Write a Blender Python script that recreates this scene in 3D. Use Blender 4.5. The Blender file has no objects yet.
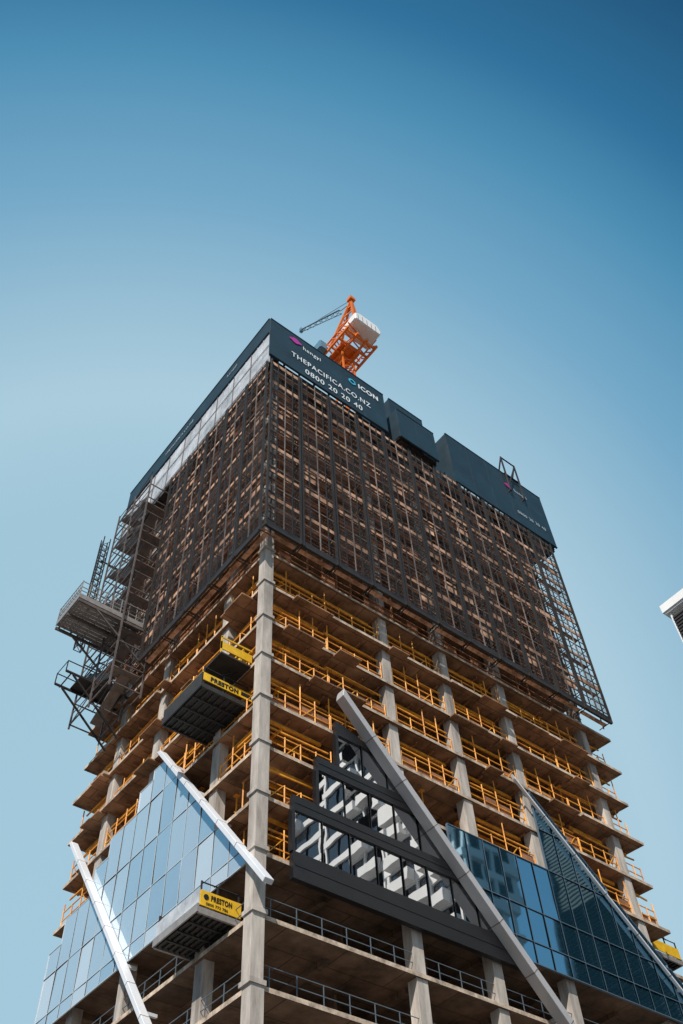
import bpy, bmesh, math, random
from mathutils import Vector, Matrix
random.seed(7)
S=bpy.context.scene
COL=S.collection
try:
    S.view_settings.view_transform='Standard'; S.view_settings.look='None'; S.view_settings.exposure=0
except Exception: pass

# ---------------------------------------------------------------- materials
def mat(name,c,rough=.7,var=.15,scale=1.5,metal=0.0,c2=None,streak=False,spec=None,bump=0.0,grid=None):
    m=bpy.data.materials.new(name); m.use_nodes=True; nt=m.node_tree; N=nt.nodes; Lk=nt.links
    b=N["Principled BSDF"]; b.inputs["Roughness"].default_value=rough; b.inputs["Metallic"].default_value=metal
    if spec is not None: b.inputs["Specular IOR Level"].default_value=spec
    tc=N.new("ShaderNodeTexCoord"); mp=N.new("ShaderNodeMapping"); Lk.new(tc.outputs["Object"],mp.inputs[0])
    mp.inputs["Scale"].default_value=(scale,scale,scale*(.18 if streak else 1))
    n=N.new("ShaderNodeTexNoise"); n.inputs["Scale"].default_value=1; n.inputs["Detail"].default_value=7; n.inputs["Roughness"].default_value=.7
    Lk.new(mp.outputs[0],n.inputs[0])
    r=N.new("ShaderNodeValToRGB"); Lk.new(n.outputs[0],r.inputs[0])
    a=[max(0,x*(1-var)) for x in c]; d=[min(1,x*(1+var)) for x in (c2 or c)]
    r.color_ramp.elements[0].position=.32; r.color_ramp.elements[1].position=.68
    r.color_ramp.elements[0].color=(*a,1); r.color_ramp.elements[1].color=(*d,1)
    src=r.outputs[0]
    if grid:
        bt=N.new("ShaderNodeTexBrick"); bt.inputs["Scale"].default_value=1; bt.inputs["Brick Width"].default_value=grid[0]; bt.inputs["Row Height"].default_value=grid[1]
        bt.inputs["Mortar Size"].default_value=.03; bt.inputs["Color1"].default_value=(1,1,1,1); bt.inputs["Color2"].default_value=(.62,.60,.58,1); bt.inputs["Mortar"].default_value=(.3,.28,.26,1)
        Lk.new(tc.outputs["Object"],bt.inputs[0])
        mm=N.new("ShaderNodeMix"); mm.data_type='RGBA'; mm.blend_type='MULTIPLY'; mm.inputs[0].default_value=1
        Lk.new(src,mm.inputs[6]); Lk.new(bt.outputs[0],mm.inputs[7]); src=mm.outputs[2]
    Lk.new(src,b.inputs["Base Color"])
    if bump:
        bp=N.new("ShaderNodeBump"); bp.inputs["Strength"].default_value=bump; bp.inputs["Distance"].default_value=.05
        Lk.new(n.outputs[0],bp.inputs["Height"]); Lk.new(bp.outputs[0],b.inputs["Normal"])
    return m
def glass(name,refl,base,fac,rough=.03,wave=.12,wsc=.45,wdet=1):
    m=bpy.data.materials.new(name); m.use_nodes=True; nt=m.node_tree; N=nt.nodes; Lk=nt.links
    N.remove(N["Principled BSDF"]); out=N["Material Output"]
    g=N.new("ShaderNodeBsdfGlossy"); g.inputs["Color"].default_value=(*refl,1); g.inputs["Roughness"].default_value=rough
    d=N.new("ShaderNodeBsdfDiffuse"); d.inputs["Color"].default_value=(*base,1)
    lw=N.new("ShaderNodeLayerWeight"); lw.inputs[0].default_value=.35
    ma=N.new("ShaderNodeMath"); ma.operation='MULTIPLY_ADD'; ma.inputs[1].default_value=1-fac; ma.inputs[2].default_value=fac; ma.use_clamp=True
    Lk.new(lw.outputs["Fresnel"],ma.inputs[0])
    mx=N.new("ShaderNodeMixShader"); Lk.new(ma.outputs[0],mx.inputs[0]); Lk.new(d.outputs[0],mx.inputs[1]); Lk.new(g.outputs[0],mx.inputs[2])
    tc=N.new("ShaderNodeTexCoord"); n=N.new("ShaderNodeTexNoise"); n.inputs["Scale"].default_value=wsc; n.inputs["Detail"].default_value=wdet
    bp=N.new("ShaderNodeBump"); bp.inputs["Strength"].default_value=wave; bp.inputs["Distance"].default_value=.12
    Lk.new(tc.outputs["Object"],n.inputs[0]); Lk.new(n.outputs[0],bp.inputs["Height"]); Lk.new(bp.outputs[0],g.inputs["Normal"])
    Lk.new(mx.outputs[0],out.inputs[0]); return m
def net(name,c,lo,hi):
    m=bpy.data.materials.new(name); m.use_nodes=True; nt=m.node_tree; N=nt.nodes; Lk=nt.links
    b=N["Principled BSDF"]; b.inputs["Base Color"].default_value=(*c,1); b.inputs["Roughness"].default_value=.8
    t=N.new("ShaderNodeBsdfTransparent"); mx=N.new("ShaderNodeMixShader")
    tc=N.new("ShaderNodeTexCoord"); mp=N.new("ShaderNodeMapping"); mp.inputs["Scale"].default_value=(.9,.9,.35); mp.inputs["Rotation"].default_value=(.3,.2,0)
    n=N.new("ShaderNodeTexNoise"); n.inputs["Scale"].default_value=.8; n.inputs["Detail"].default_value=4
    Lk.new(tc.outputs["Object"],mp.inputs[0]); Lk.new(mp.outputs[0],n.inputs[0])
    r=N.new("ShaderNodeMapRange"); r.inputs[1].default_value=.42; r.inputs[2].default_value=.6; r.inputs[3].default_value=lo; r.inputs[4].default_value=hi
    Lk.new(n.outputs[0],r.inputs[0]); Lk.new(r.outputs[0],mx.inputs[0]); Lk.new(t.outputs[0],mx.inputs[1]); Lk.new(b.outputs[0],mx.inputs[2])
    Lk.new(mx.outputs[0],N["Material Output"].inputs[0]); return m

CONC=mat("concrete",(.30,.26,.23),.85,.4,.8,c2=(.46,.42,.38),streak=True,bump=.4)
EDGE=mat("slab_edge_concrete",(.26,.19,.14),.85,.5,1.3,c2=(.52,.42,.33),bump=.4)
EDGU=mat("lit_upper_slab_edge",(.50,.22,.11),.85,.4,.9,c2=(.70,.40,.25),bump=.2)  # orange light on the upper edges is put into this colour
SOFF=mat("formwork_soffit",(.19,.095,.045),.8,.45,.5,c2=(.36,.20,.11),grid=(2.4,1.2))  # formwork ply brown, with the warm bounced glow put into the colour
SOFD=mat("shaded_concrete_soffit",(.085,.052,.034),.85,.45,.5,c2=(.17,.11,.075),grid=(3.6,1.8))  # darker soffit copy, shade of the lower floors put into its colour
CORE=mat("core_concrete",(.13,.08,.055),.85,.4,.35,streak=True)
YEL=mat("orange_yellow_paint",(.62,.20,.012),.6,.35,1.2,c2=(.82,.33,.03))
YEL2=mat("deck_yellow_paint",(.78,.46,.02),.45,.2,2)
DARK=mat("dark_steel",(.022,.018,.017),.55,.3,2)
MIDST=mat("grey_brown_steel",(.15,.125,.115),.5,.35,1.5)
POST2=mat("grey_post_steel",(.20,.17,.16),.5,.4,1.5)
SCAF=mat("scaffold_tube_steel",(.11,.09,.085),.5,.4,1.5)
BROWN=mat("rusty_steel",(.30,.13,.06),.7,.45,1.2)
BOARD=mat("timber_toe_board",(.30,.14,.07),.8,.5,1.1,c2=(.62,.36,.23))
NAVY=mat("navy_panel",(.010,.030,.045),.5,.35,.5)
PALE=mat("pale_grey_sheet",(.38,.41,.45),.45,.3,.5,c2=(.52,.55,.59))
NET=net("dark_mesh_netting",(.02,.015,.014),.03,.38)
GALV=mat("galvanised_steel",(.30,.28,.27),.45,.2,3,metal=.2)
FIN=mat("silver_fin_cladding",(.42,.42,.44),.35,.1,.3)
FIN2=mat("white_fin_cladding",(.66,.69,.74),.4,.08,.3)
BLACK=mat("black_cladding",(.012,.012,.014),.35,.2,.6)
MULL=mat("mullion_aluminium",(.09,.14,.19),.4,.1,1)
MULP=mat("pale_mullion",(.45,.52,.58),.5,.1,1)
GL_L=glass("sky_tinted_glass",(.97,.99,1.0),(.50,.61,.69),.42,.04,.08)  # pale diffuse base stands in for bright sky reflection
GL_L2=glass("bright_sky_tinted_glass",(1,1,1),(.64,.72,.78),.36,.05,.08)  # whiter base, brightest sky reflection put into the pane colour
GL_L3=glass("blue_sky_tinted_glass",(.94,.98,1.0),(.40,.53,.62),.46,.03,.08)  # bluer base, sky reflection partly put into the pane colour
GL_R=glass("deep_blue_glass",(.50,.80,.98),(.012,.05,.08),.55,.03,.09,.3)
GL_B=glass("dark_mirror_glass",(.95,.96,.97),(.01,.012,.015),.55,.01,.03,.5)
WHITE=mat("white_paint",(.8,.8,.8),.5,.06,.5)
ORANGE=mat("crane_orange",(.72,.17,.015),.45,.15,1)
BLUEG=mat("blue_grey_steel",(.10,.22,.32),.5,.1,1)
RAILG=mat("rail_grey_paint",(.09,.12,.15),.5,.1,1)
MAG=mat("magenta_print",(.45,.03,.30),.5,.02,1)
CYAN=mat("cyan_print",(.05,.45,.65),.5,.02,1)
TXT=mat("white_print",(.80,.85,.88),.5,.02,1)
TXG=mat("faded_print",(.35,.42,.46),.5,.02,1)
INK=mat("black_print",(.01,.01,.01),.5,.02,1)
PLY=mat("plywood",(.22,.11,.05),.75,.35,1.2,c2=(.38,.21,.12))
BLACKDK=mat("deck_underside",(.03,.028,.027),.6,.4,1.2)
TARP=mat("blue_tarpaulin",(.05,.12,.2),.6,.3,1.5)

# ---------------------------------------------------------------- helpers
def box(bm,x0,x1,y0,y1,z0,z1,mi=0):
    v=[bm.verts.new(p) for p in ((x0,y0,z0),(x1,y0,z0),(x1,y1,z0),(x0,y1,z0),(x0,y0,z1),(x1,y0,z1),(x1,y1,z1),(x0,y1,z1))]
    for f in ((3,2,1,0),(4,5,6,7),(0,1,5,4),(1,2,6,5),(2,3,7,6),(3,0,4,7)):
        bm.faces.new([v[i] for i in f]).material_index=mi
def beam(bm,p,q,w,h=None,mi=0,up=None):
    p=Vector(p); q=Vector(q); h=h or w; d=(q-p).normalized()
    u=Vector(up) if up else (Vector((0,0,1)) if abs(d.z)<.95 else Vector((1,0,0)))
    s=d.cross(u).normalized(); u=s.cross(d).normalized()
    a=[]
    for c in (p,q):
        for i,j in ((-1,-1),(1,-1),(1,1),(-1,1)): a.append(bm.verts.new(c+s*i*w/2+u*j*h/2))
    for f in ((3,2,1,0),(4,5,6,7),(0,1,5,4),(1,2,6,5),(2,3,7,6),(3,0,4,7)):
        bm.faces.new([a[i] for i in f]).material_index=mi
def prism(bm,poly,axis,a,b,mi=0):
    def P(p,t):
        return (t,p[0],p[1]) if axis=='x' else ((p[0],t,p[1]) if axis=='y' else (p[0],p[1],t))
    lo=[bm.verts.new(P(p,a)) for p in poly]; hi=[bm.verts.new(P(p,b)) for p in poly]
    n=len(poly); F=[bm.faces.new(lo),bm.faces.new(hi)]
    for i in range(n): F.append(bm.faces.new((lo[i],lo[(i+1)%n],hi[(i+1)%n],hi[i])))
    for f in F: f.material_index=mi
    return F
def obj(name,bm,mats,parent=None,label=None,cat=None,group=None,kind=None,fix=True):
    if fix: bmesh.ops.recalc_face_normals(bm,faces=bm.faces)
    me=bpy.data.meshes.new(name); bm.to_mesh(me); bm.free()
    for m in (mats if isinstance(mats,(list,tuple)) else [mats]): me.materials.append(m)
    return obj_me(name,me,parent,label,cat,group,kind)
def obj_me(name,me,parent=None,label=None,cat=None,group=None,kind=None):
    o=bpy.data.objects.new(name,me); COL.objects.link(o)
    if parent: o.parent=parent
    if label: o["label"]=label
    if cat: o["category"]=cat
    if group: o["group"]=group
    if kind: o["kind"]=kind
    return o
def empty(name,label,cat,group=None,loc=(0,0,0)):
    o=obj_me(name,None,None,label,cat,group); o.location=loc; o.empty_display_size=.5
    return o
def text(name,s,size,loc,rot,m,parent,label=None,bold=.0,w=None):
    c=bpy.data.curves.new(name,'FONT'); c.body=s; c.size=size; c.offset=bold; c.extrude=.01; c.space_character=1.15
    t=bpy.data.objects.new(name,c); COL.objects.link(t); bpy.context.view_layer.update()
    me=bpy.data.meshes.new_from_object(t.evaluated_get(bpy.context.evaluated_depsgraph_get()))
    bpy.data.objects.remove(t)
    xs=[v.co.x for v in me.vertices]; k=1
    if w: k=w/(max(xs)-min(xs))
    for v in me.vertices: v.co.x*=k
    me.materials.clear(); me.materials.append(m)
    o=obj_me(name,me,parent,label); o.location=loc; o.rotation_euler=rot
    return o
RF=(math.radians(90),0,0); LF=(math.radians(90),0,math.radians(-90))

# ---------------------------------------------------------------- tower
FH=3.2
Zk=[2.2+FH*k for k in range(24)]
tower=empty("high_rise_tower","unfinished concrete high-rise with open floors and diagonal fins","building")
TH=.22
def slab_outline(k):
    z=Zk[k]; up=z>50.5
    X1=31.6 if up else 33.2; Y1=23.0
    rr=random.Random(k*13+5)
    if up or k<12: jr=[0]*6; jl=[0]*5
    else:
        a=rr.choice([-.1,-.3]); b=rr.choice([-.15,-.4])
        jr=[-.1,a,a,b,b,rr.choice([-.4,-.2])]
        c=rr.choice([-.1,-.3])
        jl=[-.1,c,c,rr.choice([-.4,-.2]),rr.choice([-.6,-.3])]
    xs=[0,5,10.1,15.8,21.8,27,X1+(0 if up else rr.choice([0,.3,.6]))]
    pts=[]
    for i in range(6):
        pts.append((xs[i]+(.01 if i else 0),jr[i])); pts.append((xs[i+1],jr[i]))
    xe=pts[-1][0]
    pts+=[(xe-.5,4),(xe-.8,4.01),(xe-.8,Y1)]
    ys=[Y1,18.5,12.5,8,4.8,0]
    for i in range(5):
        j=jl[4-i] if i<4 else jl[0]
        pts.append((j,ys[i]-(.01 if i else 0)))
        pts.append((j,ys[i+1]))
    pts=pts[:-1]; pts.append((jl[0],pts[0][1])); pts[0]=(.02,jr[0])
    return pts
for k,z in enumerate(Zk):
    bm=bmesh.new(); F=prism(bm,slab_outline(k),'z',z,z+TH,0); F[0].material_index=1
    for y in (6,12.5,18.5): box(bm,.8,30.9,y-.2,y+.2,z-.35,z-.002,1)
    for x in (5,10.1,15.8,21.8,27): box(bm,x-.15,x+.15,1.2,22,z-.28,z-.004,1)
    if 12<=k<15:
        rr=random.Random(k+70)
        for i in range(5):
            x=rr.uniform(.8,30); w=rr.uniform(1.0,3.5)
            box(bm,x,min(33,x+w),-rr.uniform(.5,.85),.3,z-.09-rr.uniform(0,.05),z-.006-rr.uniform(0,.01),1)
        for i in range(3):
            y=rr.uniform(.8,20); w=rr.uniform(.8,2.4)
            box(bm,-rr.uniform(.6,.9),.3,y,y+w,z-.09-rr.uniform(0,.05),z-.006-rr.uniform(0,.01),1)
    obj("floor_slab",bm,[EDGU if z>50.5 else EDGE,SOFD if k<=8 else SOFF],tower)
def column(x0,x1,y0,y1,z0=0,collar=0):
    bm=bmesh.new()
    for k in range(-1,24):
        a=0 if k<0 else Zk[k]+TH; b=Zk[k+1] if k<23 else 79
        rr=random.Random(int(x0*7+y0*3)+k); j=rr.uniform(-.025,.025); 
        box(bm,x0+j,x1+j,y0-j,y1-j,a,b+TH-.1)
        e=.05 if not collar else -collar
        box(bm,x0+e,x1-e,y0+e,y1-e,b+TH-.1 if not collar else b-.02,b+TH-.002 if not collar else b+TH-.02)
    return obj("column",bm,CONC,tower)
column(-.36,.32,-.36,.32,collar=.09)
for x in (10.1,15.8,21.8,30.9): column(x-.36,x+.36,.12,.8)
for y in (4.8,12.5,18.5): column(.15,.75,y-.38,y+.38)
for x in (5,10.1,15.8,21.8,27): 
    for y in (6,18.5): column(x-.35,x+.35,y-.35,y+.35)
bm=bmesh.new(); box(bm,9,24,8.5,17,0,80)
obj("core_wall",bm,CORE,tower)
for k,z in enumerate(Zk[:-1]):
    if k<5: continue
    bm=bmesh.new(); rr=random.Random(k)
    box(bm,5.5,29,5.2,5.35,z+TH,z+(1.6 if k>8 else 3.1))
    for x in (7.4,13,19,25):
        box(bm,x,x+.15,rr.uniform(2.5,4),5.6,z+TH,z+FH-.01)
    for x0 in (6,11,17,23):
        if rr.random()<.65: box(bm,x0,x0+3,5.15,5.25,z+TH,z+FH-.012)
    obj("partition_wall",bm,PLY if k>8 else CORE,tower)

def fin(name,plane,P,Q,w,d0,d1,m,lab=None):
    bm=bmesh.new(); a=Vector(P); b=Vector(Q); d=(b-a).normalized(); n=Vector((-d.y,d.x))*w/2
    poly=[a-n,b-n,b+n,a+n-d*.35]
    L=(b-a).length
    prism(bm,poly,'y' if plane=='R' else 'x',-d0,-d1)
    bmesh.ops.bevel(bm,geom=bm.edges[:],offset=.02,segments=1,affect='EDGES')
    i=3.0
    while i<L-1:
        c=a+d*i; e=n*1.03
        prism(bm,[c-e,c-e+d*.05,c+e+d*.05,c+e],'y' if plane=='R' else 'x',-d0+.004,-d1-.004,1)
        i+=3.0
    i=2.5
    while i<L-1:
        c=a+d*i
        if plane=='R': box(bm,c.x-.08,c.x+.08,-d0+.005,0.3,c.y-.08,c.y+.08)
        else: box(bm,-d0+.005,.3,c.x-.08,c.x+.08,c.y-.08,c.y+.08)
        i+=4.5
    return obj(name,bm,[m,MIDST],tower,lab)
fin("diagonal_fin",'R',(5.25,39.8),(26.0,17.6),.46,.35,1.05,FIN,"broad silver diagonal fin across the front")
fin("diagonal_fin",'R',(20.2,40.6),(33.3,28.6),.13,.33,.55,FIN2)
fin("diagonal_fin",'L',(10.1,40.0),(-1.8,25.2),.26,.3,.8,FIN2)
fin("diagonal_fin",'L',(21.3,39.7),(3.0,16.5),.26,.3,.8,FIN2)

def clip(poly,lines):
    for a,b,c in lines:
        out=[]
        for i in range(len(poly)):
            p=poly[i]; q=poly[(i+1)%len(poly)]
            fp=a*p[0]+b*p[1]-c; fq=a*q[0]+b*q[1]-c
            if fp<=0: out.append(p)
            if fp*fq<0:
                t=fp/(fp-fq); out.append((p[0]+(q[0]-p[0])*t,p[1]+(q[1]-p[1])*t))
        poly=out
        if len(poly)<3: return None
    ar=abs(sum(poly[i][0]*poly[(i+1)%len(poly)][1]-poly[(i+1)%len(poly)][0]*poly[i][1] for i in range(len(poly))))/2
    return poly if ar>.15 else None
def glazing(plane,cells,lines,gms,mm,off,lab,fw=.07,fd=.14,tilt=.006):
    fb=bmesh.new(); panes=[]
    for (a0,a1,b0,b1) in cells:
        poly=clip([(a0,b0),(a1,b0),(a1,b1),(a0,b1)],lines)
        if not poly: continue
        panes.append(poly)
        for i in range(len(poly)):
            p=poly[i]; q=poly[(i+1)%len(poly)]
            if (Vector(p)-Vector(q)).length<.1: continue
            j=off+random.uniform(0,.01)
            if plane=='R': beam(fb,(p[0],-j,p[1]),(q[0],-j,q[1]),fw,fd,up=(0,1,0))
            else: beam(fb,(-j,p[0],p[1]),(-j,q[0],q[1]),fw,fd,up=(1,0,0))
    wall=obj("curtain_wall",fb,mm,tower,lab)
    for poly in panes:
        bm=bmesh.new(); cx=sum(p[0] for p in poly)/len(poly); cz=sum(p[1] for p in poly)/len(poly)
        prism(bm,[(p[0]-cx,p[1]-cz) for p in poly],'y' if plane=='R' else 'x',-.015,.015)
        o=obj("glass_pane",bm,random.choice(gms),wall)
        o.location=(cx,-off,cz) if plane=='R' else (-off,cx,cz)
        t=tilt
        o.rotation_euler=(random.uniform(-t,t),0,random.uniform(-t,t)) if plane=='R' else (0,random.uniform(-t,t),random.uniform(-t,t))
    return wall
cells=[]
ys=[.5+1.55*i for i in range(15)]
tops=[99]*6+[39.6,38.9,37.3,37.3,36.0,34.1,34.1,32.5]
for i in range(14):
    for z0,z1 in ((27.4,28.3),(28.3,30.9),(30.9,34.1),(34.1,37.3),(37.3,40.5)):
        z1=min(z1,tops[i])
        if z1-z0>.5: cells.append((ys[i],ys[i+1],z0,z1))
glazing('L',cells,[(-1.235,1,27.0)],[GL_L,GL_L,GL_L,GL_L2,GL_L3],MULP,.25,"glass curtain wall with bright sky tinted into its panes",.05,.08,.015)
cells=[]
xs=[13.2+1.42*i for i in range(15)]
for i in range(14):
    for z0,z1 in ((27.7,29.0),(29.0,31.1),(31.1,34.5)): cells.append((xs[i],xs[i+1],z0,z1))
for x in (21.72,23.14,24.56,25.98): 
    for z0,z1 in ((34.5,37.5),(37.5,40.7)): cells.append((x,x+1.42,z0,z1))
glazing('R',cells,[(-1.062,-1,-46.9),(.905,1,60.0)],[GL_R],MULL,.2,"deep blue reflective glass curtain wall",.05,.14,.01)
rows=[(28.45,30.8,2.0),(31.7,34.0,3.6),(34.9,37.1,5.1)]
bm=bmesh.new()
LA=lambda z:(46.5-z)/1.062-.1
for z0,z1,x0 in ((27.0,28.45,1.9),(30.8,31.7,1.9),(34.0,34.9,3.5)):
    prism(bm,[(x0,z0),(LA(z0),z0),(LA(z1),z1),(x0,z1)],'y',-.34,-.02)
prism(bm,[(5.0,37.1),(LA(37.1),37.1),(5.2,38.1),(5.0,38.1)],'y',-.34,-.02)
for i,(z0,z1,x0) in enumerate(rows):
    box(bm,x0-.18,x0+.02,-.345,-.02,z0,z1)
for z in (27.7,31.25,34.45): beam(bm,(2 if z<33 else 3.6,-.35,z),(LA(z)-.3,-.35,z),.03)
obj("black_spandrel_band",bm,BLACK,tower,"stepped matt black cladding around the windows")
cells=[]
for z0,z1,x0 in rows:
    x=x0
    while x<17: cells.append((x,x+1.8,z0,z1)); x+=1.8
glazing('R',cells,[(1.062,1,46.3)],[GL_B],BLACK,.22,"dark framed window strip reflecting pale towers",.06,.16,.012)

bm=bmesh.new()
for k in (5,6,7):
    z=Zk[k]+TH
    for h in (.55,1.05):
        beam(bm,(.6,.25,z+h),(33,.25,z+h),.035); beam(bm,(.2,.6,z+h),(.2,22.8,z+h),.035)
    for i in range(22):
        box(bm,1+i*1.5,1.04+i*1.5,.22,.26,z,z+1.05)
        if i<14: box(bm,.18,.22,1+i*1.5,1.04+i*1.5,z,z+1.05)
obj("balustrade",bm,RAILG,tower)

# ---------------------------------------------------------------- edge barriers
def barrier(plane,a,b,z,seed):
    rr=random.Random(seed); bm=bmesh.new(); off=.25
    def P(t,d,h): return (t,d,z+h) if plane=='R' else (d,t,z+h)
    for h in (.2,.6,1.2): beam(bm,P(a,off,h),P(b,off,h),.055)
    n=max(2,int((b-a)/1.05))
    for i in range(n+1):
        t=a+(b-a)*i/n
        beam(bm,P(t,off,0),P(t,off,1.3+rr.choice([0,0,.5,1.3])),.07,up=(1,1,0))
    for i in range(n):
        t=a+(b-a)*(i+.5)/n
        r=rr.random()
        if r<.5: beam(bm,P(t-.3,off+.1,.1),P(t+.3,1.6,1.9),.065,up=(0,0,1))
        elif r<.75: beam(bm,P(t-.45,off,.2),P(t+.45,off,1.25),.05)
        if rr.random()<.25:
            t0=a+(b-a)*i/n
            if plane=='R': box(bm,t0+.06,t0+(b-a)/n-.06,off+.05,off+.08,z+.15,z+rr.uniform(.6,1.2),1)
            else: box(bm,off+.05,off+.08,t0+.06,t0+(b-a)/n-.06,z+.15,z+rr.uniform(.6,1.2),1)
    h=1.9+rr.uniform(-.2,.4); beam(bm,P(a,off+.25,h),P(b,off+.25,h+rr.uniform(-.15,.15)),.09)
    for d in (.9,2.1): beam(bm,P(a+.2,d,2.62),P(b-.2,d,2.62),.12,.2)
    m=max(2,int((b-a)/1.4))
    for i in range(m+1):
        t=a+.2+(b-a-.4)*i/m
        if plane=='R': box(bm,t-.04,t+.04,.4,3.0,z+2.74,z+2.86,1)
        else: box(bm,.4,3.0,t-.04,t+.04,z+2.74,z+2.86,1)
    d=rr.uniform(1.8,3.0)
    for h in (.6,1.1): beam(bm,P(a+.1,d,h),P(b-.1,d,h),.06)
    for i in range(n): beam(bm,P(a+.1+(b-a-.2)*i/(n-1 or 1),d,0),P(a+.1+(b-a-.2)*i/(n-1 or 1),d,1.2+(1.4 if rr.random()<.5 else 0)),.07,up=(1,1,0))
    return obj("edge_barrier",bm,[YEL,BROWN],None,"orange steel edge barrier along an open concrete floor","barrier","edge barriers on the open floors")
for k in range(8,15):
    z=Zk[k]+TH
    segs=[(.7,5),(5.1,9.6),(10.6,15.3),(16.3,21.3),(22.3,26.5),(26.6,30.4),(31.4,33)]
    for j,(a,b) in enumerate(segs):
        if k<=9 and a>2: continue
        if k==10 and 4<a<16: continue
        barrier('R',a,b,z,k*20+j)
    for j,(a,b) in enumerate([(.7,4.3),(5.3,8.5),(8.6,12),(13,18),(19,22.6)]):
        if k<=10 and not (a>(45-z)/.52-2 or b<(z-27)/1.235): continue
        barrier('L',a,b,z,k*31+j+7)

pm=None
for k in range(8,15):
    for i in range(22):
        rr=random.Random(k*100+i)
        x=rr.uniform(1.2,32); y=rr.uniform(.7,4.0)
        if i>14: x=rr.uniform(.9,3.2); y=rr.uniform(4,21)
        if pm is None:
            bm=bmesh.new(); beam(bm,(0,0,0),(0,0,1.6),.11); beam(bm,(0,0,1.6),(0,0,FH-TH-.3),.07); box(bm,-.15,.15,-.15,.15,0,.02); box(bm,-.15,.15,-.15,.15,FH-TH-.32,FH-TH-.29)
            beam(bm,(-.12,0,1.6),(.12,0,1.6),.05)
            o=obj("shoring_prop",bm,YEL); pm=o.data
        else: o=obj_me("shoring_prop",pm)
        o["label"]="orange telescopic steel prop under a concrete slab"; o["category"]="prop"; o["group"]="shoring props on the open floors"
        o.location=(x,y,Zk[k]+TH+.002)
for i in range(38):
    rr=random.Random(i+900); k=rr.randrange(8,15)
    bm=bmesh.new(); L=rr.uniform(2,3.5)
    for a in range(5):
        for b in range(rr.choice([3,4,5])):
            x=a*.22+rr.uniform(-.02,.02); box(bm,-L/2+rr.uniform(-.1,.1),L/2+rr.uniform(-.1,.1),x-.09,x+.09,.1+b*.16,.24+b*.16)
    box(bm,-L/3,-L/3+.1,-.1,1,0,.1); box(bm,L/3,L/3+.1,-.1,1,0,.1)
    o=obj("timber_stack",bm,PLY,None,"stack of plywood boards on an open floor","timber stack","timber stacks on the floors")
    o.location=(rr.uniform(3,30),rr.uniform(.4,1.4),Zk[k]+TH+.003)
for i in range(12):
    rr=random.Random(i+400); k=rr.randrange(9,15)
    bm=bmesh.new(); box(bm,-.6,.6,-.5,.5,.12,rr.uniform(.9,1.4)); box(bm,-.65,.65,-.5,-.38,0,.12); box(bm,-.65,.65,.38,.5,0,.12)
    bmesh.ops.bevel(bm,geom=bm.edges[:],offset=.04,segments=1,affect='EDGES')
    pale=rr.random()<.5
    o=obj("wrapped_pallet",bm,PALE if pale else TARP,None,("grey" if pale else "blue")+" wrapped pallet load on an open floor","pallet","wrapped pallets on the floors")
    o.location=(rr.uniform(2,30),rr.uniform(1.2,1.9),Zk[k]+TH+.003); o.rotation_euler=(0,0,rr.uniform(-.3,.3))
bm=bmesh.new(); box(bm,-.55,-.5,1.3,4.0,41.2,41.7); box(bm,-.56,-.49,1.3,4.0,42.0,42.1)
for y in (1.3,2.6,3.9): box(bm,-.54,-.47,y,y+.08,40.85,42.15)
box(bm,-2.2,.0,1.2,1.26,41.1,41.7); box(bm,-2.2,.0,1.2,1.26,42.0,42.1); box(bm,-2.2,-2.12,1.2,1.28,40.8,42.15); box(bm,-2.2,.3,1.15,4.0,40.68,40.8,1)
obj("access_gate",bm,[YEL2,BLACKDK],None,"small yellow access gate and ledge on an open floor","gate")

# ---------------------------------------------------------------- climbing screens
def screen_mesh(W,H,seed):
    rr=random.Random(seed); bm=bmesh.new()
    for u in (.08,W-.08):
        beam(bm,(u,0,0),(u,0,H),.13,.18,up=(0,1,0)); beam(bm,(u,.85,0),(u,.85,H),.07,up=(0,1,0))
    for i in range(1,4):
        u=W*i/4+rr.uniform(-.06,.06); beam(bm,(u,.03,0),(u,.03,H),.055,.09,mi=1 if i==2 else 0,up=(0,1,0))
    z=.15; i=0
    while z<H:
        beam(bm,(0.02,.06,z),(W-.02,.06,z),.05,.07,mi=0 if i%3 else 1)
        if i%2==0:
            for u in (.1,W-.1):
                beam(bm,(u,0,z),(u,1.25,z),.05); beam(bm,(u,.05,z+.1),(u,.85,z+1.5),.045)
            if i%4==0: 
                box(bm,.05,W-.05,.1,.16,z+.06,z+.06+rr.uniform(.3,.6),2)
                box(bm,.05,W-.05,.45,.8,z+.05,z+.09,2)
            elif rr.random()<.35: 
                c=rr.choice([.15,W*.5]); box(bm,c,c+W*.4,.1,.14,z+.06,z+rr.uniform(.6,1.3),2)
        z+=.8; i+=1
    box(bm,0,W,-.04,.14,-.02,.55)
    return bm
def net_mesh(W,H):
    bm=bmesh.new(); bm.faces.new([bm.verts.new(p) for p in ((.03,-.12,.4),(W-.03,-.12,.4),(W-.03,-.12,H-.4),(.03,-.12,H-.4))]); return bm
def climb(plane,a,W,z0,H,seed):
    root=empty("climbing_screen","dark steel climbing screen with thin mesh over upper floors","scaffold","climbing screens around the upper floors")
    if plane=='R': root.location=(a,-1.5,z0)
    else: root.location=(-1.5,a+W,z0); root.rotation_euler=(0,0,math.radians(-90))
    obj("frame",screen_mesh(W,H,seed),[DARK,POST2,BOARD],root)
    o=obj("mesh_netting",net_mesh(W,H),NET,root,fix=False)
    k=seed*5.3; o.data.transform(Matrix.Translation((k,0,k))); o.location=(-k,0,-k)
for i in range(11): climb('R',-1.25+3.12*i,3.06,50.9,23.2,i)
for i in range(5): climb('L',-1.35+3.06*i,3.0,50.3,23.4,i+40)
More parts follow.
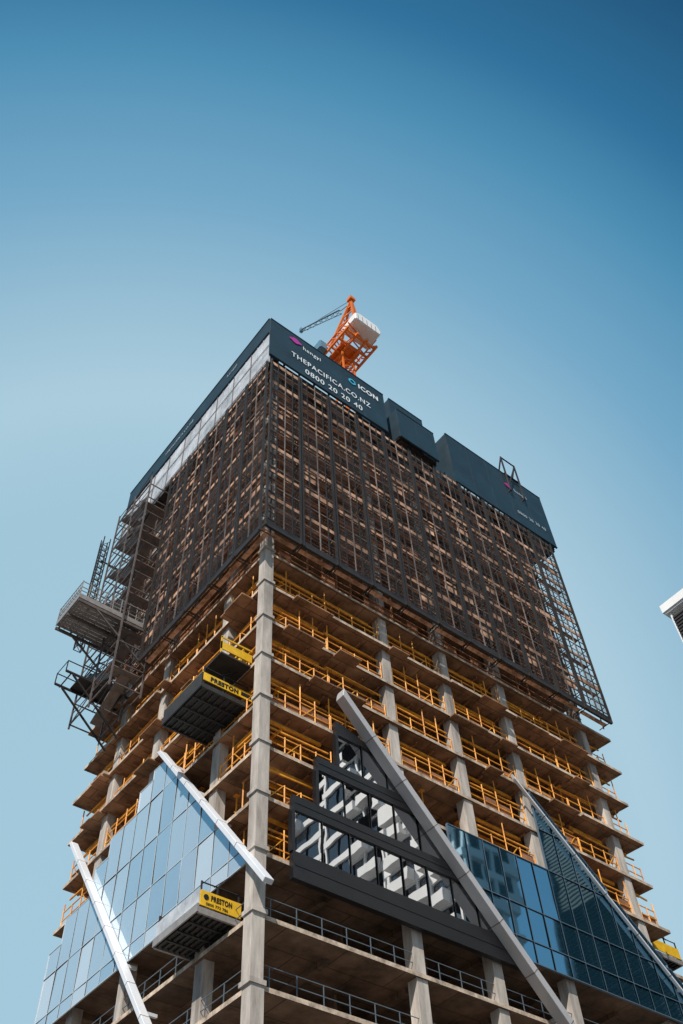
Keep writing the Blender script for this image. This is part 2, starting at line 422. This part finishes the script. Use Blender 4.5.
for k in range(15,23):
    bm=bmesh.new(); rr=random.Random(k*7); z=Zk[k]+TH
    for i in range(24):
        x=.9+i*1.28
        if rr.random()<.6: box(bm,x,x+.09,.1,.2,z,z+FH-TH)
        if rr.random()<.4: box(bm,x+.15,x+1.2,.12,.18,z,z+1.1)
    for i in range(17):
        y=.9+i*1.28
        if rr.random()<.6: box(bm,.1,.2,y,y+.09,z,z+FH-TH)
        if rr.random()<.4: box(bm,.12,.18,y+.15,y+1.2,z,z+1.1)
    for h in (.5,1.1):
        beam(bm,(.6,.05,z+h),(31.2,.05,z+h),.07); beam(bm,(.05,.6,z+h),(.05,22.6,z+h),.07)
    obj("edge_framing",bm,BROWN,tower)

# ---------------------------------------------------------------- perimeter screens
def pscreen(label,plane,a0,a1,z0,z1,off,pale=False,ends=()):
    root=empty("perimeter_screen",label,"site screen","perimeter screens around the roof")
    bm=bmesh.new(); t=.12
    def B(u0,u1,d0,d1,h0,h1,mi=0):
        if plane=='R': box(bm,u0,u1,-d1,-d0,h0,h1,mi)
        else: box(bm,-d1,-d0,u0,u1,h0,h1,mi)
    zs=z0 if not pale else z0+(z1-z0)*.64
    B(a0,a1,off-t,off,zs,z1)
    for h in (zs+.05,z1-.1): B(a0,a1,off+.002,off+.05,h,h+.08)
    n=max(2,int((a1-a0)/2.4))
    for i in range(1,n):
        u=a0+(a1-a0)*i/n; B(u-.02,u+.02,off+.001,off+.012,zs+.2,z1-.15)
    for e in ends:
        B(e-.06,e+.06,-2.0,off-t-.003,z0+.3,z1-.05)
    obj("panel",bm,NAVY,root)
    if pale:
        n=9; W=(a1-a0)/n
        bm=bmesh.new()
        for i in range(n):
            B(a0+i*W+.05,a0+(i+1)*W-.05,off-.27+.02*(i%2),off-.10+.02*(i%2),z0+.1,zs-.01)
            for j in range(1,3): B(a0+i*W+W*j/3-.03,a0+i*W+W*j/3+.03,off-.078,off-.05,z0+.15,zs-.03)
            B(a0+(i+1)*W-.049,a0+(i+1)*W+.049,off-.3,off-.03,z0,zs-.015,1)
        for h in (.0,.5): B(a0,a1,off-.045,off-.02,z0+.2+h*(zs-z0),z0+.2+h*(zs-z0)+.1,1)
        obj("lower_panel",bm,[PALE,MIDST],root,"pale grey segmented sheeting catching the sun")
    bm=bmesh.new()
    B(a0+.05,a1-.05,.1,off-.3,z0+.05,z0+.15)
    n=max(2,int((a1-a0)/1.6))
    for i in range(n+1):
        u=a0+.1+(a1-a0-.3)*i/n
        B(u,u+.1,off-t-.3,off-t-.16 if pale else off-t-.003,z0+.2,z1-.2)
        B(u+.12,u+.22,-.6,off-.4,z0-.15,z0+.04)
    obj("bracket_frame",bm,DARK,root)
    return root
A=pscreen("large navy screen printed with website and phone number",'R',-1.5,11.9,74.6,81.6,1.6,ends=(11.8,))
text("lettering","THEPACIFICA.CO.NZ",1.15,(.8,-1.665,76.9),RF,TXT,A,bold=.004,w=9.1)
text("lettering","0800 20 20 40",1.15,(2.3,-1.665,75.3),RF,TXT,A,bold=.004,w=6.5)
text("lettering","hengyi",.9,(2.1,-1.665,79.5),RF,TXT,A,w=2.0)
text("lettering","ICON",1.05,(8.6,-1.665,79.35),RF,TXT,A,bold=.03,w=2.4)
def emblem(plane,root,c,off,s=1.0):
    bm=bmesh.new()
    for i,(dx,dz,r) in enumerate(((-.35,0,.42),(.0,.28,.42),(.38,.02,.42),(0,-.25,.4))):
        n=10; poly=[(c[0]+s*(dx+r*math.cos(6.283*j/n)),c[1]+s*(dz+.6*r*math.sin(6.283*j/n))) for j in range(n)]
        prism(bm,poly,'y' if plane=='R' else 'x',-off-.012-.003*i,-off)
    obj("pink_emblem",bm,MAG,root)
def ring(plane,root,c,off,r=.5):
    bm=bmesh.new(); n=24
    for j in range(1,n):
        a=6.283*j/n; b=6.283*(j+1)/n
        q=[(c[0]+R*math.cos(t),c[1]+R*math.sin(t)) for R,t in ((r,a),(r,b),(r*.55,b),(r*.55,a))]
        prism(bm,q,'y' if plane=='R' else 'x',-off-.012,-off)
    obj("ring_logo",bm,CYAN,root)
emblem('R',A,(1.25,80.2),1.655,.9); ring('R',A,(7.9,79.75),1.655,.45)
B1=pscreen("upper navy screen box set back between larger screens",'R',13.7,18.2,78.4,84.2,.6,ends=(13.8,18.1))
B2=pscreen("lower navy screen box stepping out between larger screens",'R',13.0,17.8,74.6,79.6,2.0,ends=(13.1,17.7))
C_=pscreen("long navy screen at the far end of the roof",'R',20.2,34.0,73.9,82.5,1.6,ends=(20.3,33.9))
emblem('R',C_,(28.6,80.2),1.655,.7)
text("lettering","hengyi",.8,(29.4,-1.665,79.8),RF,TXG,C_,w=1.8)
text("lettering","0800 20 20 40",.7,(28.9,-1.665,75.8),RF,TXG,C_,w=4.0)
D_=pscreen("navy and pale grey screen along the side of the roof",'L',-1.5,23.2,73.4,81.6,1.6,True)
text("lettering","hengyi",.6,(-1.665,5.2,80.0),LF,TXG,D_,w=1.6)
text("lettering","THEPACIFICA.CO.NZ",.6,(-1.665,16,79.8),LF,TXG,D_,w=5)
bm=bmesh.new()
for u in (28.5,30.5):
    beam(bm,(u,-1.9,79),(u,-1.9,85.2),.14); beam(bm,(u,-1.9,85.1),(u+.02,-.3,81),.12)
    beam(bm,(u,-1.95,79.1),(u,-1.62,79.1),.14)
beam(bm,(28.5,-1.9,85.1),(30.5,-1.9,85.1),.12); beam(bm,(28.5,-1.9,80),(30.5,-1.9,85.0),.1); beam(bm,(28.4,-1.8,82.2),(30.6,-1.8,82.2),.12)
obj("lifting_frame",bm,DARK,None,"dark steel lifting frame standing over the roof screen","steel frame")

# ---------------------------------------------------------------- stair scaffold, mast, platform
st=empty("stair_scaffold","galvanised stair scaffold tower fixed to the building side","scaffold")
bm=bmesh.new(); x0,x1,y0,y1=-3.2,-.7,14.4,20.2
for x in (x0,x1):
    for y in (y0,(y0+y1)/2,y1): beam(bm,(x,y,47.6),(x,y,73.2),.12)
z=48
i=0
while z<73:
    for x in (x0,x1):
        beam(bm,(x,y0,z),(x,y1,z),.09); beam(bm,(x,y0,z+1),(x,y1,z+1),.05)
    beam(bm,(x0,y0 if i%2 else y1,z),(x0,y1 if i%2 else y0,z+2),.06)
    for y in (y0,(y0+y1)/2,y1): beam(bm,(x0,y,z),(x1,y,z),.08)
    z+=2; i+=1
obj("frame",bm,SCAF,st)
bm=bmesh.new(); z=48;i=0
while z<71:
    a,b=(y0+1,y1-1) if i%2 else (y1-1,y0+1); xx=x0+.6 if i%2 else x0+1.5
    beam(bm,(xx,a,z),(xx,b,z+2),.8,.14); box(bm,x0+.1,x1-.1,b-.5,b+.5,z+1.96,z+2.04)
    beam(bm,(xx-.4,a,z+1),(xx-.4,b,z+3),.06)
    z+=2;i+=1
obj("stair_flight",bm,MIDST,st)
hm=bmesh.new()
for dx,dy in ((0,0),(.6,0),(0,.6),(.6,.6)): beam(hm,(-4.0+dx,20.6+dy,56),(-4.0+dx,20.6+dy,70),.08)
for i in range(17):
    z=56+i*.8
    for a,b in (((0,0),(.6,0)),((.6,0),(.6,.6)),((.6,.6),(0,.6)),((0,.6),(0,0))):
        beam(hm,(-4.0+a[0],20.6+a[1],z),(-4.0+b[0],20.6+b[1],z),.05); beam(hm,(-4.0+a[0],20.6+a[1],z),(-4.0+b[0],20.6+b[1],z+.8),.04)
for z in (57,62,67): beam(hm,(-3.7,20.9,z),(.2,20.9,z),.1)
obj("hoist_mast",hm,DARK,None,"dark lattice hoist mast beside the stair scaffold","hoist mast")
pf=empty("hoist_platform","cantilevered steel hoist platform with guard rails on scaffold","platform")
bm=bmesh.new(); px0,px1,py0,py1,pz=-6.8,-1.4,14.6,18.2,54.5
for i in range(10):
    y=py0+i*(py1-py0)/10; box(bm,px0,px1,y,y+.32,pz,pz+.08)
for i in range(6):
    x=px0+.2+i*(px1-px0-.5)/5; box(bm,x,x+.12,py0,py1,pz-.12,pz-.003)
obj("deck",bm,GALV,pf)
bm=bmesh.new()
for y in (py0,(py0+py1)/2,py1): beam(bm,(px0,y,pz-.25),(0,y,pz-.25),.14,.24)
for y in (py0,py1): beam(bm,(px0+1.5,y,pz-.35),(-.4,y,pz-4),.12)
obj("support_beam",bm,SCAF,pf)
bm=bmesh.new()
for h in (.4,.8,1.2,1.8):
    beam(bm,(px0,py0,pz+h),(px1,py0,pz+h),.05); beam(bm,(px0,py1,pz+h),(px1,py1,pz+h),.05); beam(bm,(px0,py0,pz+h),(px0,py1,pz+h),.05)
box(bm,px0-.03,px0+.0,py0,py1,pz,pz+.5); box(bm,px0,px1,py0-.04,py0-.01,pz,pz+.45)
for i in range(9):
    x=px0+i*(px1-px0)/8
    for y in (py0,py1): beam(bm,(x,y,pz),(x,y,pz+1.9),.06)
for i in range(12):
    y=py0+(py1-py0)*i/11; beam(bm,(px0,y,pz),(px0,y,pz+1.8),.04)
obj("guard_rail",bm,GALV,pf)
pl=empty("bracket_platform","small dark bracket platform hanging below the scaffold","platform")
bm=bmesh.new(); box(bm,-4.2,-.6,17.5,19.2,50.2,50.28)
for y in (17.5,19.2):
    beam(bm,(-5.4,y,50.1),(-.2,y,50.1),.14); beam(bm,(-4.8,y,50),(-.5,y,46.2),.12); beam(bm,(-5.4,y,51.1),(-.6,y,51.1),.06); beam(bm,(-5.4,y,50.1),(-5.4,y,51.1),.07)
beam(bm,(-5.4,17.5,51.1),(-5.4,19.2,51.1),.05); beam(bm,(-5.0,17.5,49.95),(-5.0,19.2,49.95),.08)
obj("frame",bm,DARK,pl)

# ---------------------------------------------------------------- loading decks
def deck(label,loc,L,W,rotz=0,kind=0):
    r=empty("loading_deck",label,"loading deck","yellow loading decks hung from open floors",loc); r.rotation_euler=(0,0,rotz)
    bm=bmesh.new(); box(bm,-L,1.0,.12,W-.12,0,.12)
    for i in range(9): box(bm,-L+.1+i*(L+.8)/9,-L+.22+i*(L+.8)/9,.13,W-.13,-.1,-.001)
    for i in range(1,4): box(bm,-L+.05,.9,W*i/4-.06,W*i/4+.06,-.16,-.101)
    obj("tray",bm,BLACKDK,r)
    bm=bmesh.new()
    for y in (.06,W-.06): beam(bm,(-L,y,.0),(1.2,y,.0),.12,.3)
    box(bm,-L-.08,-L-.002,.0,W,-.1,.3)
    if kind==0: 
        box(bm,-L-.05,-L-.003,.05,W-.05,.31,1.0)
    obj("side_beam",bm,BLACKDK if kind==0 else GALV,r)
    for y in (.0,W-.06):
        bm=bmesh.new()
        if kind==0: box(bm,-L+.05,.5,y,y+.05,.42,.98)
        else: box(bm,-L+.05,.3,y,y+.06,.25,1.0)
        obj("side_panel",bm,YEL2,r)
    bm=bmesh.new()
    if kind!=0:
        box(bm,-L,-L+.05,.07,W-.07,.32,1.1)
        for i in range(1,6): box(bm,-L-.03,-L-.001,W*i/6-.03,W*i/6+.03,.32,1.1)
        obj("end_gate",bm,PALE,r)
    else:
        box(bm,-L,-L+.05,.07,W-.07,1.02,1.12); obj("end_gate",bm,YEL2,r)
    bm=bmesh.new()
    for y in (.1,W-.1):
        for x in (-L+.1,-L/2,.2): beam(bm,(x,y,.1),(x,y,1.5),.07)
        beam(bm,(-L+.1,y,1.45),(.2,y,1.45),.05); beam(bm,(-L*.6,y,1.4),(.3,y,2.85),.05)
    obj("post",bm,DARK,r)
    if kind==0:
        text("lettering","PRESTON",.42,(-L+.5,-.008,.53),RF,INK,r,bold=.02,w=1.9)
        bm=bmesh.new(); box(bm,-.3,.4,-.012,-.002,.56,.84); obj("black_sticker",bm,INK,r)
    if kind==1:
        text("lettering","PRESTON",.36,(-L+.6,-.008,.6),RF,INK,r,bold=.012,w=L*.58)
        bm=bmesh.new(); n=16; prism(bm,[(-L+.34+.14*math.cos(6.283*j/n),.7+.14*math.sin(6.283*j/n)) for j in range(n)],'y',-.02,-.002); obj("round_logo",bm,INK,r)
        text("lettering","0800 773 786",.2,(-L+.35,-.008,.32),RF,INK,r,w=L*.6)
deck("black-bottomed loading deck with yellow side strips on an upper floor",(.1,1.9,38.45),2.9,4.2,0,0)
deck("loading deck with yellow printed sign and pale end gate",(.2,1.9,25.25),2.0,3.9,0,1)
deck("small yellow loading deck at the far building end",(34,4.5,33.6),2.6,3,math.radians(180),2)

# ---------------------------------------------------------------- crane
cr=empty("tower_crane","orange and white luffing tower crane above the roof","crane")
bm=bmesh.new(); cx,cy=12.9,4.6
for dx,dy in ((-.8,-.8),(.8,-.8),(.8,.8),(-.8,.8)): beam(bm,(cx+dx,cy+dy,70),(cx+dx,cy+dy,99.4),.18)
c=((-.8,-.8),(.8,-.8),(.8,.8),(-.8,.8))
for i in range(16):
    z=75+i*1.5
    for j in range(4):
        a=c[j]; b=c[(j+1)%4]; beam(bm,(cx+a[0],cy+a[1],z),(cx+b[0],cy+b[1],z),.08); beam(bm,(cx+a[0],cy+a[1],z),(cx+b[0],cy+b[1],z+1.5),.08)
obj("mast",bm,ORANGE,cr)
bm=bmesh.new()
for y in (1.5,2.9,4.3,5.8): beam(bm,(10.8,y,99.8),(15.0,y,99.8),.2,.4)
for x in (10.8,12.2,13.6,15.0): beam(bm,(x,1,99.6),(x,6.2,99.6),.2,.4)
box(bm,11.6,14.2,3.2,6.0,99.9,100.2)
for i in range(5): beam(bm,(10.8,1+i,100.6),(15,2.1+i,100.6),.14)
for x in (10.8,15.0):
    beam(bm,(x,1,101.2),(x,6.2,101.2),.16)
    for i in range(5): beam(bm,(x,1+i*1.0,99.6),(x,2.0+i*1.0,101.2),.12)
obj("slewing_deck",bm,ORANGE,cr)
bm=bmesh.new(); prism(bm,[(11.2,100.9),(14.9,100.9),(15.1,101.8),(14.6,102.9),(11.9,102.9),(11.2,102.4)],'y',.1,2.6)
bmesh.ops.bevel(bm,geom=bm.edges[:],offset=.12,segments=2,affect='EDGES')
for i in range(5): box(bm,11.6+i*.65,11.65+i*.65,.07,.099,101.1,102.3,1)
obj("machinery_housing",bm,[WHITE,MIDST],cr)
bm=bmesh.new(); ap=(12.7,2.0,111.0)
base=((11.2,4.9,101),(12.9,5.6,101),(14.2,2.2,102.8),(12.5,1.6,102.8))
for a in base: beam(bm,a,ap,.26)
for t in (.2,.4,.6,.8):
    L4=[Vector(a).lerp(Vector(ap),t) for a in base]
    for j in range(4): beam(bm,L4[j],L4[(j+1)%4],.13)
box(bm,12.3,13.1,1.6,2.4,110.7,111.3)
obj("a_frame",bm,ORANGE,cr)
bm=bmesh.new(); P1=Vector((12.0,3.4,109.3)); P2=Vector((9.7,8.4,109.3))
for o in ((0,0,.3),(.3,.1,-.2),(-.3,-.1,-.2)): beam(bm,P1+Vector(o),P2+Vector(o)*.5,.09)
for i in range(7):
    a=P1.lerp(P2,i/7); b=P1.lerp(P2,(i+1)/7); beam(bm,a+Vector((0,0,.3)),b+Vector((.25,.1,-.2)),.05); beam(bm,a+Vector((.25,.1,-.2)),b+Vector((-.25,-.1,-.2)),.05)
beam(bm,P2+Vector((0,0,-.4)),P2+Vector((0,0,.4)),.35)
obj("jib",bm,BLUEG,cr)
bm=bmesh.new(); beam(bm,ap,P2,.05); beam(bm,(12.9,2,110.8),P1,.08); obj("cable",bm,DARK,cr)
bm=bmesh.new(); box(bm,9.7,10.7,4.8,6.2,99.5,101.2); bmesh.ops.bevel(bm,geom=bm.edges[:],offset=.1,segments=2,affect='EDGES'); obj("cab",bm,BLUEG,cr)

# ---------------------------------------------------------------- neighbouring tower and unseen offices added for reflections
def office(name_label,x0,x1,y0,y1,h,face_m,win_m,fl=3.4,bay=2.6):  # unseen towers, added and shaped to reflect in the windows
    r=empty("reflection_office",name_label,"building")
    rr=random.Random(int(h))
    bm=bmesh.new(); box(bm,x0,x1,y0,y1,0,h); box(bm,x0-.8,x1+.8,y0-.8,y1+.8,h-1.6,h+.6)
    z=4
    while z<h-4:
        box(bm,x0-.35,x1+.35,y0-.35,y1+.35,z,z+.9); z+=fl
    x=x0
    while x<x1-.1: box(bm,x,x+.35,y0-.3,y1+.3,.1,h-2); x+=bay*2
    y=y0
    while y<y1-.1: box(bm,x0-.3,x1+.3,y,y+.35,.12,h-2.1); y+=bay*2
    z=4
    while z<h-4:
        for q in range(2):
            a=rr.uniform(y0,y1-3); box(bm,x0-1.4,x0-.36,a,a+rr.uniform(2,5),z+.1,z+1.3)
        z+=fl
    obj("wall",bm,face_m,r)
    bm=bmesh.new(); z=4.9
    while z<h-4:
        x=x0+.5
        while x<x1-bay: box(bm,x,x+bay-.5,y0-.03,y1+.03,z,z+fl-1); x+=bay
        y=y0+.5
        while y<y1-bay: box(bm,x0-.03,x1+.03,y,y+bay-.5,z,z+fl-1); y+=bay
        z+=fl
    obj("window_glazing",bm,win_m,r)
GL_O=glass("office_glass",(.5,.6,.7),(.02,.025,.03),.2)
office("unseen white office block with balconies, added for window reflections",41,48,-34,-25,66,WHITE,GL_O,3.2,2.0)
office("unseen white office tower added for window reflections",43,52,-50,-37,92,WHITE,GL_O,3.6,2.4)
office("unseen pale tall office tower added for window reflections",46,60,-82,-54,102,WHITE,GL_O,3.4,3.2)
r=empty("white_tower","white tower with overhanging roof edge and dark striped windows","building")
bm=bmesh.new(); box(bm,59.0,82,-28,.5,0,81.9); box(bm,58,84,-30,1.5,82.2,83.4); box(bm,58.2,83.8,-29.8,1.3,81.95,82.19)
z=5
while z<79: box(bm,58.6,82.3,-28.3,.8,z,z+.6); z+=3.2
for i in range(12): box(bm,58.5,58.99,-2.0-i*2.4,-1.7-i*2.4,.2,81.4)
box(bm,58.5,59.2,.75,.95,.2,81.9)
obj("wall",bm,WHITE,r)
bm=bmesh.new()
for i in range(168): box(bm,58.3,58.98,-27.8,.7,4+i*.46,4.25+i*.46)
obj("louvre",bm,DARK,r)

# ---------------------------------------------------------------- ground
ASP=mat("asphalt",(.05,.05,.052),.9,.25,3); PAV=mat("paving",(.30,.28,.26),.85,.2,1.2); GRD=mat("city_ground",(.12,.11,.10),.9,.25,.05); PNT=mat("road_paint",(.75,.75,.72),.7,.1,3)
def sheet(name,x0,x1,y0,y1,z,m):
    bm=bmesh.new(); bm.faces.new([bm.verts.new(p) for p in ((x0,y0,z),(x1,y0,z),(x1,y1,z),(x0,y1,z))]); return obj(name,bm,m,kind="structure",fix=False)
sheet("ground",-3000,3000,-3000,3000,0,GRD)
sheet("road",-400,400,-22,-8,.004,ASP); sheet("road",-17,-6,-400,-22,.004,ASP); sheet("road",-17,-6,-8,400,.004,ASP)
def pave(x0,x1,y0,y1):
    bm=bmesh.new(); box(bm,x0,x1,y0,y1,-.05,.13); obj("pavement",bm,PAV,kind="structure")
pave(-6,58,-8,-.6); pave(-6,-.6,-.6,60); pave(-60,-17,-27,-22); pave(-24,-17,-90,-27); pave(-60,-24,-40,-27); pave(-6,40,-23.9,-22)
for i in range(-20,25):
    x=i*6
    if -20<x<-4: continue
    bm=bmesh.new(); bm.faces.new([bm.verts.new(p) for p in ((x,-15.08,.008),(x+3,-15.08,.008),(x+3,-14.92,.008),(x,-14.92,.008))])
    obj("road_marking",bm,PNT,kind="structure",fix=False)

# ---------------------------------------------------------------- light
sd=Vector((-.80,-.50,.90)).normalized()
el=math.asin(sd.z); az=math.atan2(sd.x,sd.y)
w=bpy.data.worlds.new("World"); S.world=w; w.use_nodes=True; nt=w.node_tree; N=nt.nodes; Lk=nt.links
bg=N["Background"]; sk=N.new("ShaderNodeTexSky"); sk.sky_type='NISHITA'; sk.sun_disc=False; sk.sun_elevation=el; sk.sun_rotation=az
STR=.11
tc=N.new("ShaderNodeTexCoord"); dp=N.new("ShaderNodeVectorMath"); dp.operation='DOT_PRODUCT'; dp.inputs[1].default_value=(.39,.76,.52)
Lk.new(tc.outputs["Generated"],dp.inputs[0])
mr=N.new("ShaderNodeMapRange"); mr.inputs[1].default_value=-1; mr.inputs[2].default_value=1; Lk.new(dp.outputs["Value"],mr.inputs[0])
rp=N.new("ShaderNodeValToRGB"); Lk.new(mr.outputs[0],rp.inputs[0])
def lin(c): return tuple(((x/255)/12.92 if x/255<.04045 else ((x/255+.055)/1.055)**2.4) for x in c)
stops=[(-1,(170,190,205)),(-.1,(140,180,205)),(.35,(75,130,165)),(.535,(22,80,120)),(.63,(44,115,158)),(.69,(80,147,185)),(.775,(122,175,206)),(.88,(178,212,228)),(.93,(166,205,223)),(1.0,(170,207,225))]
cr_=rp.color_ramp
while len(cr_.elements)<len(stops): cr_.elements.new(.5)
for e,(p,c) in zip(cr_.elements,stops): e.position=(p+1)/2; e.color=(*lin(c),1)
vs=N.new("ShaderNodeVectorMath"); vs.operation='SCALE'; vs.inputs["Scale"].default_value=1/STR; Lk.new(rp.outputs[0],vs.inputs[0])
mx=N.new("ShaderNodeMix"); mx.data_type='RGBA'; mx.inputs[0].default_value=.9
Lk.new(sk.outputs[0],mx.inputs[6]); Lk.new(vs.outputs[0],mx.inputs[7]); Lk.new(mx.outputs[2],bg.inputs[0]); bg.inputs[1].default_value=STR
sl=bpy.data.lights.new("sun",'SUN'); sl.energy=5.0; sl.angle=math.radians(.5); sl.color=(1,.92,.82)
so=bpy.data.objects.new("sun",sl); COL.objects.link(so); so.rotation_euler=(-sd).to_track_quat('-Z','Y').to_euler(); so.location=(0,0,120)

# ---------------------------------------------------------------- camera
f=940.0
def ray(px,py): return Vector((px-341.5, 512-py, -f)).normalized()
Zv=ray(292,-195); Xv=ray(2200,1640); Xv=(Xv-Xv.dot(Zv)*Zv).normalized(); Yv=Zv.cross(Xv)
M=Matrix((Xv,Yv,Zv))
cam=bpy.data.cameras.new("camera"); co=bpy.data.objects.new("camera",cam); COL.objects.link(co)
cam.sensor_fit='VERTICAL'; cam.sensor_height=36; cam.lens=f/1024*36; cam.clip_end=8000
co.matrix_world=Matrix.Translation(Vector((-22.396,-33.142,1.6)))@M.to_4x4()
S.camera=co
